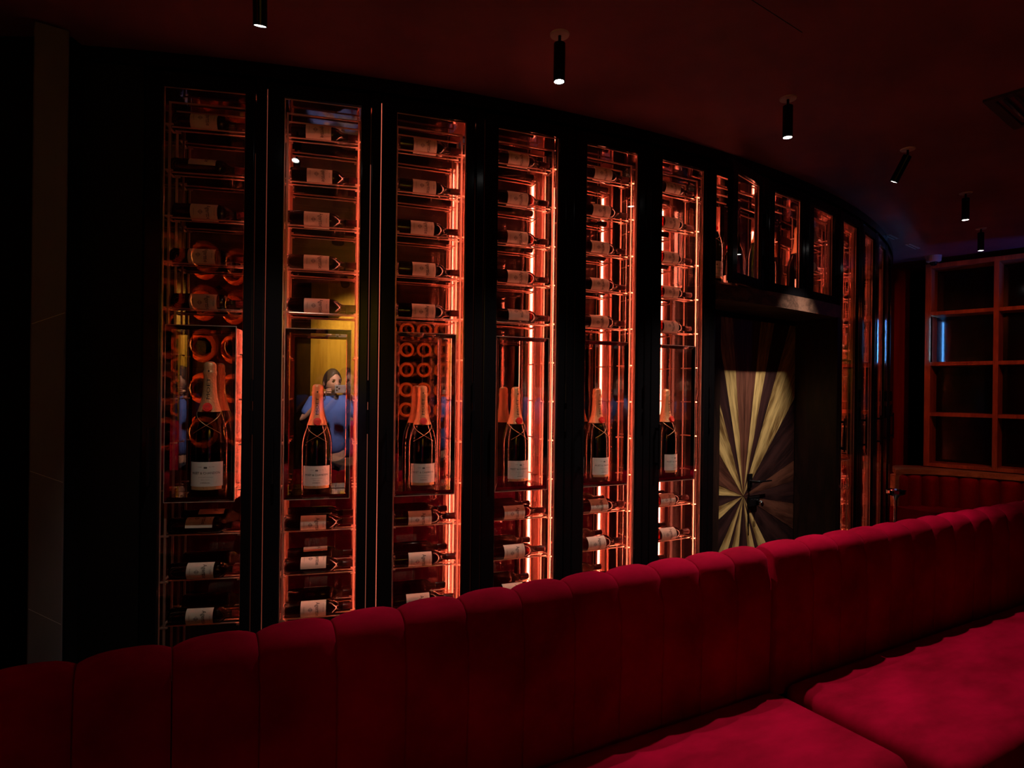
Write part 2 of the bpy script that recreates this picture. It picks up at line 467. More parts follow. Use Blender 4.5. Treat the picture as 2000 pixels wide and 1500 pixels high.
def full_cabinet(kind='full'):
    t = empty('wine_cabinet')
    make_door(t, ZB, 0.17)
    bm = bmesh.new(); box(bm, 0.2035, 0.2455, 0.0, 0.034, 0.16, 2.812, 0.006)
    finish(bm, 'mullion', M_BLACK, t)
    mm = Matrix.Translation((0, 0.2, 0)) @ Matrix.Rotation(math.radians(1.2), 4, 'Z')
    bm = bmesh.new(); box(bm, -0.232, 0.232, 0.0, 0.006, 0.17, 2.81)
    finish(bm, 'back_mirror', M_MIRROR, t, mw=mm)
    for z0_ in (2.752, .19):
        bm = bmesh.new(); box(bm, -0.236, 0.236, 0.036, 0.195, z0_, z0_ + .005); finish(bm, 'inner_panel', M_BRONZE, t)
    make_strip(t, 0.30, 2.62)
    bm = bmesh.new(); box(bm, 0.2458, 0.2492, 0.0345, 0.037, 0.2, 2.78); finish(bm, 'imitated_gap_light', M_GAPGLOW, t)  # added glowing sliver behind the door gap, imitating leaked light
    bm = bmesh.new(); box(bm, 0.2006, 0.203, 0.0345, 0.037, 0.2, 2.5); finish(bm, 'imitated_gap_light', M_HINGEGLOW, t)  # same imitation of leaked light, behind the hinge gap
    make_rack(t, UP + LOW, LEVELS, 0.20, 2.70)
    for y_ in (.059, .149):
        bm = bmesh.new(); box(bm, -0.156, 0.154, y_, y_ + .006, 2.695, 2.701); finish(bm, 'rack_top', M_COPPER, t)
    make_box(t)
    return t

cab0 = full_cabinet()
cab_words = {1: 'leftmost black-framed wine cabinet, with the biggest champagne bottle behind its glass',
             2: 'second wine cabinet from the left, the photographer mirrored in its back',
             3: 'third wine cabinet from the left, round lights mirrored beside its champagne bottle',
             4: 'fourth wine cabinet from the left, between the third and fifth glass doors',
             5: 'fifth wine cabinet from the left, bright copper strip down its right edge',
             6: 'sixth wine cabinet, last tall one left of the sunburst door',
             10: 'first narrow-looking wine cabinet right of the sunburst door recess',
             11: 'second wine cabinet right of the sunburst door, seen at a steep angle',
             12: 'third wine cabinet right of the sunburst door, blue streaks on its frame',
             13: 'fourth wine cabinet right of the sunburst door, almost edge-on',
             14: 'last wine cabinet at the vanishing edge of the curved wall'}
cabs = {}
for i in (1, 2, 3, 4, 5, 6, 10, 11, 12, 13, 14):
    o = cab0 if i == 1 else copy_tree(cab0)
    p, th = arc(mod_s(i))
    if i in (2, 3, 4, 5, 6):        # these go without the added lip that hides the strip sideways
        for ch in [c for c in o.children if c.name.startswith('added_strip_lip')]: bpy.data.objects.remove(ch)
    o.location = p; o.rotation_euler = (0, 0, th)
    tag(o, cab_words[i], 'wine cabinet', 'tall wine cabinets along the curved wall')
    cabs[i] = (p, th)

# short cabinets above the recess
def short_cabinet(i, label, ajar=0.0):
    p, th = arc(mod_s(i))
    t = empty('overhead_cabinet', p, th, label, 'cabinet', 'short cabinets over the sunburst door')
    if ajar:
        mw = Matrix.Translation((0.2, 0, 0)) @ Matrix.Rotation(ajar, 4, 'Z') @ Matrix.Translation((-0.2, -0.004, 0))
    else:
        mw = None
    make_door(t, 2.178, 2.125, mw, handle=False)
    bm = bmesh.new(); box(bm, 0.2035, 0.2455, 0.0, 0.034, 2.12, 2.812, 0.003); finish(bm, 'mullion', M_BLACK, t)
    bm = bmesh.new(); box(bm, -0.232, 0.232, 0.0, 0.006, 2.13, 2.81)
    finish(bm, 'back_mirror', M_MIRROR, t, mw=Matrix.Translation((0, 0.2, 0)) @ Matrix.Rotation(math.radians(1.2), 4, 'Z'))
    for z0_, z1_ in ((2.752, 2.757), (2.128, 2.142)):
        bm = bmesh.new(); box(bm, -0.236, 0.236, 0.036, 0.195, z0_, z1_); finish(bm, 'inner_panel', M_BRONZE, t)
    make_strip(t, 2.2, 2.62, lip=(i == 9))
    for y_ in (.057, .149):
        bm = bmesh.new(); box(bm, -0.17, 0.17, y_, y_ + .007, 2.695, 2.702); finish(bm, 'rack_top', M_COPPER, t)
    return t
short_cabinet(7, 'short glass cabinet over the wooden beam, its left door slightly ajar', 0.22)
short_cabinet(8, 'short glass cabinet over the middle of the wooden beam')
s9 = short_cabinet(9, 'short glass cabinet over the right end of the wooden beam')
make_rack(s9, [2.55, 2.35], [2.55, 2.35, 2.17], 2.145, 2.70)

# fixed end posts around the recess
for s in (mod_s(7) - 0.2385,):
    p, th = arc(s)
    bm = bmesh.new(); box(bm, -0.006, 0.006, 0.0, 0.2, 0.16, 2.12)
    o = finish(bm, 'trim_5', M_BLACK)
    bm = bmesh.new(); box(bm, -0.003, 0.003, 0.036, 0.195, 2.12, 2.75); finish(bm, 'glass_partition', M_PANE, o); o.location = p; o.rotation_euler = (0, 0, th); o['kind'] = 'structure'
p, th = arc(mod_s(10) - 0.2345)
bm = bmesh.new(); box(bm, -0.005, 0.005, 0.0, 0.2, 0.16, 2.12)
o = finish(bm, 'trim_6', M_BLACK); o.location = p; o.rotation_euler = (0, 0, th); o['kind'] = 'structure'

# ------------------------------------------------------------------ recess with the sunburst door
dp, dth = arc(4.723)
rec = empty('door_1', dp, dth, kind='structure')
D = 0.30
bm = bmesh.new(); box(bm, -0.42, 0.64, D + .012, D + .05, 0.0, 2.05)
finish(bm, 'door_core', M_BLACKM, rec)
cx, cz = -0.004, 0.808
X0, X1, Z0, Z1 = -0.285, 0.628, 0.02, 1.995
ang = [160.7, 173.6, 188.6, 205.4, 231.7, 243.9, 249.9, 262.5, 279.1, 291.2, 296.9, 308.5, 334.7, 350.3, 365.0, 377.9,
       406.2, 424.9, 433.4, 441.0, 448.8, 456.8, 465.2, 473.5, 492.5, 520.7]
wm = [M_WL, M_WD, M_WL, M_WD, M_WL, M_WD, M_WL, M_WD, M_WL, M_WD, M_WL, M_WD, M_WM, M_WD, M_WM, M_WD,
      M_WL, M_WD, M_WL, M_WM, M_WM, M_WL, M_WD, M_WL, M_WM]
def clip_wedge(a0, a1):
    big = 6.0
    poly = [(0.0, 0.0), (big * math.cos(a0), big * math.sin(a0)), (big * math.cos(a1), big * math.sin(a1))]
    for ax, lim, sg in ((0, X0 - cx, 1), (0, X1 - cx, -1), (1, Z0 - cz, 1), (1, Z1 - cz, -1)):
        out = []
        for k in range(len(poly)):
            p, q = poly[k], poly[(k + 1) % len(poly)]
            ip, iq = (p[ax] - lim) * sg >= 0, (q[ax] - lim) * sg >= 0
            if ip: out.append(p)
            if ip != iq:
                t = (lim - p[ax]) / (q[ax] - p[ax])
                out.append((p[0] + (q[0] - p[0]) * t, p[1] + (q[1] - p[1]) * t))
        poly = out
    return poly
for k in range(25):
    a0, a1 = math.radians(ang[k]), math.radians(ang[k + 1])
    am = (a0 + a1) / 2
    poly = clip_wedge(a0, a1)
    gap = 0.002
    cc = (sum(p[0] for p in poly) / len(poly), sum(p[1] for p in poly) / len(poly))
    bm = bmesh.new()
    rot = Matrix.Rotation(am, 2)
    loc = []
    for p in poly:
        L = math.hypot(p[0] - cc[0], p[1] - cc[1]); f = max(0.0, 1 - gap * 2 / L)
        q = (cc[0] + (p[0] - cc[0]) * f, cc[1] + (p[1] - cc[1]) * f)
        loc.append((q[0] * math.cos(am) + q[1] * math.sin(am), -q[0] * math.sin(am) + q[1] * math.cos(am)))
    fr = [bm.verts.new((a, -0.0 - random.uniform(0, .0006), b)) for a, b in loc]
    bk = [bm.verts.new((a, 0.012, b)) for a, b in loc]
    bm.faces.new(fr); bm.faces.new(bk[::-1])
    for j in range(len(fr)):
        j2 = (j + 1) % len(fr); bm.faces.new((fr[j], fr[j2], bk[j2], bk[j]))
    # object x axis runs along the ray, so the grain does too
    mw = Matrix.Translation((cx, D, cz)) @ Matrix.Rotation(-am, 4, 'Y')
    finish(bm, 'wood_panel', wm[k], rec, mw=mw)
# lever handle, lock with key
lev = None
bm = bmesh.new(); box(bm, 0.04, 0.085, D - .012, D - .0015, 0.86, 0.955, 0.002); cyl(bm, (0.0625, D - .055, 0.905), (0.0625, D - .01, 0.905), 0.009)
hp = finish(bm, 'door_handle', M_BLACK, rec)
bm = bmesh.new(); cyl(bm, (0.058, D - .055, 0.905), (0.25, D - .05, 0.9), 0.0085, 0.005, 12)
finish(bm, 'lever', M_BLACK, hp, smooth=True)
bm = bmesh.new(); box(bm, 0.04, 0.155, D - .022, D - .0015, 0.735, 0.80, 0.003); cyl(bm, (0.125, D - .036, 0.768), (0.125, D - .02, 0.768), 0.013)
lk = finish(bm, 'lock', M_BLACK, rec)
bm = bmesh.new(); cyl(bm, (0.125, D - .06, 0.768), (0.125, D - .034, 0.768), 0.005); cyl(bm, (0.125, D - .062, 0.752), (0.125, D - .058, 0.752), 0.016)
finish(bm, 'key', M_CHROME, lk)
bm = bmesh.new(); box(bm, 0.045, 0.05, D - .008, D - .003, 0.60, 0.735); box(bm, 0.052, 0.056, D - .008, D - .003, 0.54, 0.735)
finish(bm, 'chain', M_BLACK, lk)
# jambs, soffit, beam
bm = bmesh.new(); box(bm, X1 + .004, X1 + .05, -0.0, D, 0.0, 2.03); o = finish(bm, 'trim_7', M_JAMB); o.location = dp; o.rotation_euler = (0, 0, dth); o['kind'] = 'structure'
bm = bmesh.new(); box(bm, -0.47, X0 - .003, D - .012, D + .05, 0.0, 2.03); o = finish(bm, 'trim_8', M_JAMB); o.location = dp; o.rotation_euler = (0, 0, dth); o['kind'] = 'structure'
# beam follows the arc
arc_band('trim_9', mod_s(7) - 0.23, mod_s(9) + 0.24, -0.018, D + .02, 2.03, 2.118, M_BEAM, 12)

# ------------------------------------------------------------------ bottles
def wine_bottle():
    t = empty('wine_bottle')
    bm = bmesh.new()
    lathe(bm, [(0, 0.004), (.03, 0.0), (.0355, .004), (.037, .012), (.037, .185), (.0355, .2), (.03, .213), (.021, .224), (.0155, .234), (.0142, .25), (.0142, .292), (0.0155, .293), (.0155, .299), (.010, .3), (0, .3)], 22, 'x')
    g = finish(bm, 'glass', M_WINE, t, smooth=True)
    bm = bmesh.new(); lathe(bm, [(.0150, .252), (.0152, .254), (.0152, .292), (.0162, .293), (.0162, .3), (.0152, .3015), (0, .3015)], 16, 'x')
    finish(bm, 'capsule', M_CAPS, t, smooth=True)
    rr = 0.0374
    def L(x, a, e=0.0):   # x along the bottle, a = angle from the front, up positive
        return (x, -(rr + e) * math.cos(a), (rr + e) * math.sin(a))
    bm = bmesh.new(); patch(bm, lambda u, v: L(.072 + .108 * u, math.radians(-74 + 148 * v)), 2, 18)
    lb = finish(bm, 'label', M_LABEL, t, smooth=True)
    e = 0.0003
    bm = bmesh.new()
    # the word runs down around the bottle, letters' tops towards the neck
    f = lambda a, b: L(b, -a / rr, e)
    add_text(bm, 'Agerttie', f, 0.066, 0.0175, 0.0, 0.143, 0.006)
    add_text(bm, 'RIOJA', f, 0.022, 0.0035, 0.002, 0.168, 0)
    add_text(bm, '75 cl', f, 0.010, 0.003, -0.02, 0.168, 0)
    add_text(bm, 'RESERVA', f, 0.03, 0.003, 0.0, 0.086, 0)
    finish(bm, 'lettering', M_INK, lb)
    bm = bmesh.new()
    c, h = 0.113, 0.011
    for sx, sy in ((1, 1), (-1, 1), (-1, -1), (1, -1)):      # quartered diamond
        P = [(c + sx * .0007, sy * .0007), (c + sx * h, sy * .0007), (c + sx * .0007, sy * h)]
        bm.faces.new([bm.verts.new(L(x, y / rr, e)) for x, y in P])
    finish(bm, 'emblem', M_INKG, lb)
    return t

def champagne(name='champagne_bottle'):
    """0.48 m jeroboam, standing; front faces local -y"""
    t = empty(name)
    P = [(0, .012), (.04, .003), (.058, 0), (.0635, .006), (.065, .02), (.065, .2), (.0635, .225), (.059, .25), (.051, .277), (.041, .303), (.0325, .327), (.027, .35), (.0235, .375), (.0215, .41), (.021, .44), (.021, .452), (0, .452)]
    bm = bmesh.new(); lathe(bm, P, 28); finish(bm, 'glass', M_GREEN, t, smooth=True)
    bm = bmesh.new()
    lathe(bm, [(.0425, .301), (.0345, .326), (.0285, .35), (.025, .375), (.023, .41), (.0226, .43), (.0245, .438), (.0245, .447), (.022, .452), (.0225, .464), (.0215, .474), (.017, .481), (.008, .484), (0, .4845)], 24)
    fo = finish(bm, 'foil', M_FOIL, t, smooth=True)
    # neck radius at height z for lettering and seal
    prof = [(.0425, .301), (.0345, .326), (.0285, .35), (.025, .375), (.023, .41), (.0226, .43)]
    def nr(z):
        for (r0, z0), (r1, z1) in zip(prof, prof[1:]):
            if z <= z1: return r0 + (r1 - r0) * (z - z0) / (z1 - z0)
        return prof[-1][0]
    def fn(a, b):      # a runs up the neck, b across with letters' tops to the left
        z = .385 + a; r = nr(z) + .0011; an = -b / r
        return (r * math.sin(an), -r * math.cos(an), z)
    bm = bmesh.new(); add_text(bm, 'MOËT', fn, .078, .0125, 0, 0, 0)
    zs = .449
    for k in range(5):
        a = PI / 2 + 2 * PI * k / 5
        pts = [(0, 0), (.0024 * math.cos(a - PI / 5), .0024 * math.sin(a - PI / 5)), (.006 * math.cos(a), .006 * math.sin(a)), (.0024 * math.cos(a + PI / 5), .0024 * math.sin(a + PI / 5))]
        bm.faces.new([bm.verts.new((x, -.0252, zs + y)) for x, y in pts])
    finish(bm, 'neck_lettering', M_INK, fo)
    bm = bmesh.new(); cyl(bm, (0, -.030, .313), (0, -.0455, .319), .0165, seg=24); cyl(bm, (0, -.045, .3188), (0, -.0466, .3194), .0125, .0115, seg=24)
    sl = finish(bm, 'seal', M_SEAL, t)
    bm = bmesh.new(); add_text(bm, 'M&C', lambda a, b: (a, -.0469 - b * .37, .3195 + b), .013, .006, 0, 0, 0); finish(bm, 'seal_lettering', M_GOLD, sl)
    # crossed gold threads over the shoulder
    def br(z):
        for (r0, z0), (r1, z1) in zip(P, P[1:]):
            if z0 <= z <= z1: return r0 + (r1 - r0) * (z - z0) / max(z1 - z0, 1e-6)
        return .065
    bm = bmesh.new()
    for sg in (-1, 1):
        prev = None
        for k in range(13):
            u = k / 12; a = sg * math.radians(-75 + 120 * u); z = .30 - .075 * u
            r = br(z) + .0008
            q = Vector((r * math.sin(a), -r * math.cos(a), z))
            if prev is not None: cyl(bm, prev, q, .0007, seg=5)
            prev = q
    finish(bm, 'thread', M_GOLD, t)
    rr = .0654
    def L(a, z, e=0.0): return ((rr + e) * math.sin(a), -(rr + e) * math.cos(a), z)
    bm = bmesh.new(); patch(bm, lambda u, v: L(math.radians(-58 + 116 * u), .034 + .088 * v), 20, 2)
    lb = finish(bm, 'label', M_LABELW, t, smooth=True)
    bm = bmesh.new(); patch(bm, lambda u, v: L(math.radians(-54 + 108 * u), .022 + .0125 * v), 16, 1)
    finish(bm, 'copper_band', M_FOIL, lb, smooth=True)
    f = lambda a, b: L(a / rr, .078 + b, .0004)
    bm = bmesh.new()
    add_text(bm, 'MOËT & CHANDON', f, .105, .0088, 0, .004, 0)
    add_text(bm, 'IMPÉRIAL', f, .034, .0046, 0, -.031, 0)
    add_text(bm, 'C H A M P A G N E', f, .052, .0032, 0, -.011, 0)
    add_text(bm, 'ÉPERNAY FRANCE', f, .03, .0026, 0, -.02, 0)
    add_text(bm, 'FONDÉ', f, .014, .003, -.02, .026, 0); add_text(bm, 'EN 1743', f, .018, .003, .021, .026, 0)
    # crown crest
    def poly(pts): bm.faces.new([bm.verts.new(f(a, b)) for a, b in pts])
    poly([(-.006, .021), (.006, .021), (.006, .0235), (-.006, .0235)])
    for k in (-1, 0, 1): poly([(k * .004 - .002, .0235), (k * .004 + .002, .0235), (k * .0046, .0305 if k == 0 else .029)])
    finish(bm, 'lettering', M_INK, lb)
    return t

wine0 = wine_bottle()
champ0 = champagne()
ordn = {1: 'leftmost cabinet', 2: 'second cabinet from left', 3: 'third cabinet from left', 4: 'fourth cabinet from left', 5: 'fifth cabinet from left', 6: 'sixth cabinet from left', 10: 'first cabinet right of door', 11: 'second cabinet right of door', 12: 'third cabinet right of door'}
rown = ['topmost shelf', 'second shelf down', 'third shelf down', 'fourth shelf down', 'shelf above champagne box',
        'first shelf below champagne', 'second shelf below champagne', 'third shelf below champagne']
roll = {(1, 1): 78, (1, 5): 72, (1, 0): 18, (2, 6): 66, (4, 4): 42, (3, 0): -8, (6, 4): 10, (2, 3): 8, (2, 0): 12, (5, 5): 12, (3, 4): -6, (1, 3): 10, (12, 2): 30, (11, 6): 40}
first = True
for i in (1, 2, 3, 4, 5, 6, 10, 11, 12):
    p, th = cabs[i]
    for r, z in enumerate(UP + LOW):
        o = wine0 if first else copy_tree(wine0)
        first = False
        dx = random.uniform(-.006, .008)
        lx = -0.15 + dx
        o.location = p + Vector((math.cos(th) * lx - math.sin(th) * .108, math.sin(th) * lx + math.cos(th) * .108, z + .0306))
        rl = roll.get((i, r), random.uniform(-9, 9))
        o.rotation_euler = (math.radians(-rl), 0, th)
        tag(o, f'wine bottle{" with label turned up" if rl > 35 else ""}, {rown[r]}, {ordn[i]}', 'bottle', 'red wine bottles lying in the cabinets')
first = True
for i in (1, 2, 3, 4, 5, 6, 10, 11, 12):
    p, th = cabs[i]
    o = champ0 if first else copy_tree(champ0)
    first = False
    lx, ly = {1: (0.0, .122), 2: (-.018, .118)}.get(i, (-.012, .118))
    sc = 1.19 if i == 1 else 1.0
    if i == 1: ly = .125
    o.location = p + Vector((math.cos(th) * lx - math.sin(th) * ly, math.sin(th) * lx + math.cos(th) * ly, 1.0325))
    o.rotation_euler = (0, 0, th + math.radians({1: 4, 2: 4, 3: -2, 4: 4, 5: 8, 6: 12}.get(i, 0)))
    o.scale = (sc if i != 1 else 1.13, sc if i != 1 else 1.05, sc)
    lab = {1: 'oversized champagne bottle in the leftmost cabinet, broad white label', 2: 'champagne bottle in front of the mirrored photographer',
           3: 'champagne bottle in the third cabinet display box', 4: 'champagne bottle in the fourth cabinet display box',
           5: 'champagne bottle in the fifth cabinet display box, green glint down its side', 6: 'champagne bottle in the sixth cabinet, beside the sunburst door',
           10: 'champagne bottle in the first cabinet right of the sunburst door', 11: 'champagne bottle in the second cabinet right of the sunburst door',
           12: 'champagne bottle in the third cabinet right of the sunburst door'}[i]
    tag(o, lab, 'champagne bottle', 'champagne bottles in display boxes')
for i, lx, lab in ((7, -.135, 'champagne bottle seen through the gap beside the ajar door above the beam'),
                   (8, -.16, 'champagne bottle in the middle short cabinet above the beam'),
                   (9, -.15, 'champagne bottle in the right short cabinet above the beam')):
    p, th = arc(mod_s(i))
    o = copy_tree(champ0); o.scale = (1, 1, 1); ly = .115
    o.location = p + Vector((math.cos(th) * lx - math.sin(th) * ly, math.sin(th) * lx + math.cos(th) * ly, 2.1425))
    o.rotation_euler = (0, 0, th - .35)
    tag(o, lab, 'champagne bottle', 'champagne bottles in the short cabinets')
for z in (2.55, 2.35):
    p, th = arc(mod_s(9)); lx = .02
    o = copy_tree(wine0); o.location = p + Vector((math.cos(th) * (lx) - math.sin(th) * .108, math.sin(th) * (lx) + math.cos(th) * .108, z + .0306))
    o.rotation_euler = (0, 0, th); lx = -.145
    o.location = p + Vector((math.cos(th) * lx - math.sin(th) * .108, math.sin(th) * lx + math.cos(th) * .108, z + .0306))
    tag(o, 'red wine bottle on the %s rail of the right short cabinet' % ('upper' if z > 2.5 else 'lower'), 'bottle', 'red wine bottles lying in the cabinets')

# ------------------------------------------------------------------ ceiling spotlights
def spot_lamp(x, y, label, aim=None, power=SPOT_W, cone=70, sc=1.0, drop=0.035):
    t = empty('ceiling_spotlight', (x, y, CEIL), 0, label, 'ceiling light', 'black tube spotlights on the ceiling')
    bm = bmesh.new(); cyl(bm, (0, 0, -.006), (0, 0, 0), .036, .038, 28); finish(bm, 'canopy', M_WHITE, t)
    bm = bmesh.new(); cyl(bm, (0, 0, -drop - .012), (0, 0, -.006), .006, seg=12); finish(bm, 'stem', M_BLACK, t)
    if aim is not None:
        d = Vector(aim) - Vector((x, y, CEIL - drop)); q = (-d).to_track_quat('Z', 'Y').to_matrix().to_4x4()
    else:
        q = Matrix.Identity(4)
    mw = Matrix.Translation((0, 0, -drop)) @ q
    Lh = .148
    bm = bmesh.new(); lathe(bm, [(0, 0), (.020, 0), (.0225, -.002), (.0225, -Lh), (.0195, -Lh), (.0185, -Lh + .006), (0, -Lh + .006)], 28)
    b = finish(bm, 'lamp_body', M_BLACK, t, smooth=False, mw=mw)
    bm = bmesh.new(); lathe(bm, [(0, -Lh + .001), (.0188, -Lh + .0015)], 24); lathe(bm, [(0, -Lh - .002), (.006, -Lh + .001), (.0, -Lh + .0015)], 12)
    finish(bm, 'lens', M_LENS, b)
    ld = bpy.data.lights.new('bulb', 'SPOT'); ld.energy = power; ld.spot_size = math.radians(cone); ld.spot_blend = 1.0 if aim is not None else 0.6; ld.shadow_soft_size = 0.012
    ld.color = (1.0, 0.9, 0.76)
    lo = bpy.data.objects.new('bulb', ld); COL.objects.link(lo); lo.parent = b; lo.location = (0, 0, -Lh - .016)
    return t
spot_lamp(-0.833, 1.99, 'ceiling spotlight nearest the left wine cabinets, its body above the frame', aim=(-1.05, 2.62, .85), power=42, cone=52)
spot_lamp(0.167, 2.362, 'straight black ceiling spotlight over the third and fourth cabinets', power=46, cone=84)
spot_lamp(1.265, 2.852, 'straight black ceiling spotlight in front of the sixth cabinet', power=85, cone=84)
spot_lamp(2.189, 3.423, 'tilted black ceiling spotlight aimed at the sunburst door', aim=(1.62, 4.2, 1.05), power=120, cone=42)
spot_lamp(3.053, 4.156, 'straight black ceiling spotlight near the far right corner, second from the end', power=26, cone=70)
spot_lamp(3.822, 5.028, 'farthest black ceiling spotlight, above the right wooden shelf', power=9, cone=70)

# ceiling bits: slot diffusers, vent grille, detector
for (a, b, lab) in (((3.567, 5.568), (3.772, 5.739), 'slim ceiling slot diffuser nearer the wooden shelf'), ((3.191, 5.256), (3.354, 5.391), 'slim ceiling slot diffuser nearer the curved cabinets')):
    a, b = Vector(a), Vector(b); d = (b - a); m_ = (a + b) / 2
    t = empty('slot_diffuser', (m_.x, m_.y, CEIL), math.atan2(d.y, d.x), lab, 'air vent', 'slim slot diffusers in the ceiling')
    L_ = d.length / 2
    bm = bmesh.new(); box(bm, -L_, L_, -.022, .022, -.006, 0, .001); finish(bm, 'diffuser_frame', M_WHITE, t)
    bm = bmesh.new(); box(bm, -L_ + .01, L_ - .01, -.004, .004, -.0075, -.006); finish(bm, 'slot', M_BLACKM, t)
t = empty('ceiling_vent', (2.50, 2.80, CEIL), 0.65, 'square grey ceiling vent grille cut by the right edge', 'air vent')
bm = bmesh.new(); frame_geo2 = [(-.24, -.2, -.24, .24), (.2, .24, -.24, .24), (-.2, .2, .2, .24), (-.2, .2, -.24, -.2)]
for x0, x1, y0, y1 in frame_geo2: box(bm, x0, x1, y0, y1, -.012, 0)
finish(bm, 'vent_frame', M_GREYM, t)
me = None
for k in range(9):
    bm = bmesh.new(); box(bm, -.2, .2, -.014, .014, -.0015, .0015)
    mw = Matrix.Translation((0, -.172 + .043 * k, -.01)) @ Matrix.Rotation(0.6, 4, 'X')
    finish(bm, 'slat', M_GREYM, t, mw=mw)
t = empty('smoke_detector', (4.13, 6.04, CEIL), 0, 'small round white detector with a dark dome above the wooden shelf', 'detector')
bm = bmesh.new(); cyl(bm, (0, 0, -.055), (0, 0, 0), .062, .066, 24); cyl(bm, (0, 0, -.063), (0, 0, -.055), .05, .06, 24); finish(bm, 'detector_base', M_WHITE, t)
bm = bmesh.new(); lathe(bm, [(.034, -.062), (.032, -.08), (.022, -.094), (0, -.1)], 20); finish(bm, 'dome', M_DOME, t, smooth=True)
# thin seam in the plaster
bm = bmesh.new(); box(bm, -.19, .19, -.0015, .0015, -.001, 0.0005); o = finish(bm, 'trim_10', M_BLACKM); o.location = (.93, 2.22, CEIL); o.rotation_euler = (0, 0, .62); o['kind'] = 'structure'

# ------------------------------------------------------------------ crimson sofas
SA = math.radians(29.7)
def channel_mesh(name, w, mtl, parent, x, H=0.94, T=0.13, z0=0.40, inset=.015, nx=10, flat=False):
    prof = []
    prof += [(0.0, z0), (0.0, z0 + .1), (-0.004, z0 + .25), (-0.004, H - .12), (0.0, H - .075)]
    r = T / 2
    for k in range(1, 10):
        a = PI - PI * k / 10
        prof.append((r + r * math.cos(a), H - .058 + .058 * math.sin(a)))
    prof += [(T, H - .075), (T + .002, H - .3), (T, 0.30), (T, 0.06)]
    N = []
    for k in range(len(prof)):
        p0, p1 = prof[max(k - 1, 0)], prof[min(k + 1, len(prof) - 1)]
        dx, dz = p1[0] - p0[0], p1[1] - p0[1]; L = math.hypot(dx, dz) or 1
        N.append((-dz / L, dx / L))
    bm = bmesh.new()
    g = []
    for i in range(nx + 1):
        u = -1 + 2 * i / nx
        u = math.sin(u * PI / 2)
        b = (1 - abs(u) ** 3.2)
        row = []
        for (y, z), (ny, nz) in zip(prof, N):
            off = (b - 1) * inset * (1.0 if z > H - .09 else .38)
            row.append(bm.verts.new((x + w * (u + 1) / 2, y + ny * off, z + nz * off)))
        g.append(row)
    for i in range(nx):
        for j in range(len(prof) - 1):
            bm.faces.new((g[i][j], g[i + 1][j], g[i + 1][j + 1], g[i][j + 1]))
    for row in (g[0], g[-1]):
        if not flat: bm.faces.new(row)
    return finish(bm, name, mtl, parent, smooth=True)

def cushion(parent, x0, x1, y0, y1, z0, z1, mtl, rad=.045, name='seat_cushion'):
    """soft rounded seat: superellipse edges with a gentle crown"""
    bm = bmesh.new(); nx, ny = 26, 14
    def hgt(a, b):
        da = min(a - x0, x1 - a); db = min(b - y0, y1 - b)
        ea = 0 if da > rad else rad - math.sqrt(max(0, rad * rad - (rad - da) ** 2))
        eb = 0 if db > rad else rad - math.sqrt(max(0, rad * rad - (rad - db) ** 2))
        return z1 - math.hypot(ea, eb) + .008 * (1 - ((a - (x0 + x1) / 2) / (x1 - x0) * 2) ** 2)
    def grid(lo, hi, n):
        c = [lo, lo + rad * .08, lo + rad * .3, lo + rad * .6, lo + rad]
        mid = [lo + rad + (hi - lo - 2 * rad) * k / n for k in range(1, n)]
        return c + mid + [hi - rad, hi - rad * .6, hi - rad * .3, hi - rad * .08, hi]
    gx, gy = grid(x0, x1, nx), grid(y0, y1, ny)
    def corner(a, b):   # pull the plan corners round
        rc = .06; ax = min(max(a, x0 + rc), x1 - rc); by = min(max(b, y0 + rc), y1 - rc)
        dx, dy = a - ax, b - by
        if dx and dy:
            m_ = max(abs(dx), abs(dy)); L = math.hypot(dx, dy); return ax + dx * m_ / L, by + dy * m_ / L
        return a, b
    g = [[bm.verts.new((*corner(a, b), max(hgt(a, b), z0 + .02))) for b in gy] for a in gx]
    for i in range(len(gx) - 1):
        for j in range(len(gy) - 1):
            bm.faces.new((g[i][j], g[i + 1][j], g[i + 1][j + 1], g[i][j + 1]))
    ring = [g[i][0] for i in range(len(gx))] + [g[-1][j] for j in range(1, len(gy))] + [g[i][-1] for i in range(len(gx) - 2, -1, -1)] + [g[0][j] for j in range(len(gy) - 2, 0, -1)]
    low = [bm.verts.new((v.co.x, v.co.y, z0)) for v in ring]
    for k in range(len(ring)):
        k2 = (k + 1) % len(ring); bm.faces.new((ring[k], low[k], low[k2], ring[k2]))
    bm.faces.new(low)
    return finish(bm, name, mtl, parent, smooth=True)

def sofa(name, org, ang, x0, widths, label, mtl=M_VELV, seat=True, group=None, depth=.505, H=0.94):
    t = empty(name, org, ang, label, 'sofa', group)
    x = x0
    for w in widths:
        channel_mesh('channel_cushion', w - .002, mtl, t, x, H=H); x += w
    x1 = x
    if seat:
        cushion(t, x0 + .008, x1 - .008, -depth, -.008, .20, .452, mtl)
        bm = bmesh.new(); box(bm, x0 + .02, x1 - .02, -depth + .05, .09, .03, .205); finish(bm, 'base', M_BLACKM, t)
    bm = bmesh.new(); box(bm, x0 + .02, x1 - .02, .025, .10, .06, H - .1); finish(bm, 'back_board', M_BLACKM, t)
    return t
J = (0.945, 2.215, 0)
NA = 17
sofa('sofa', J, SA - .006, -0.172 * NA, [.172] * NA, 'long crimson velvet banquette with channelled back, left part in the foreground', group='crimson velvet banquettes in the foreground')
sofa('sofa', (J[0] + .018, J[1] + .012, 0), SA - .012, 0.012, [.21] + [.172] * 14, 'long crimson velvet banquette with channelled back, running off to the right', depth=.6, group='crimson velvet banquettes in the foreground')

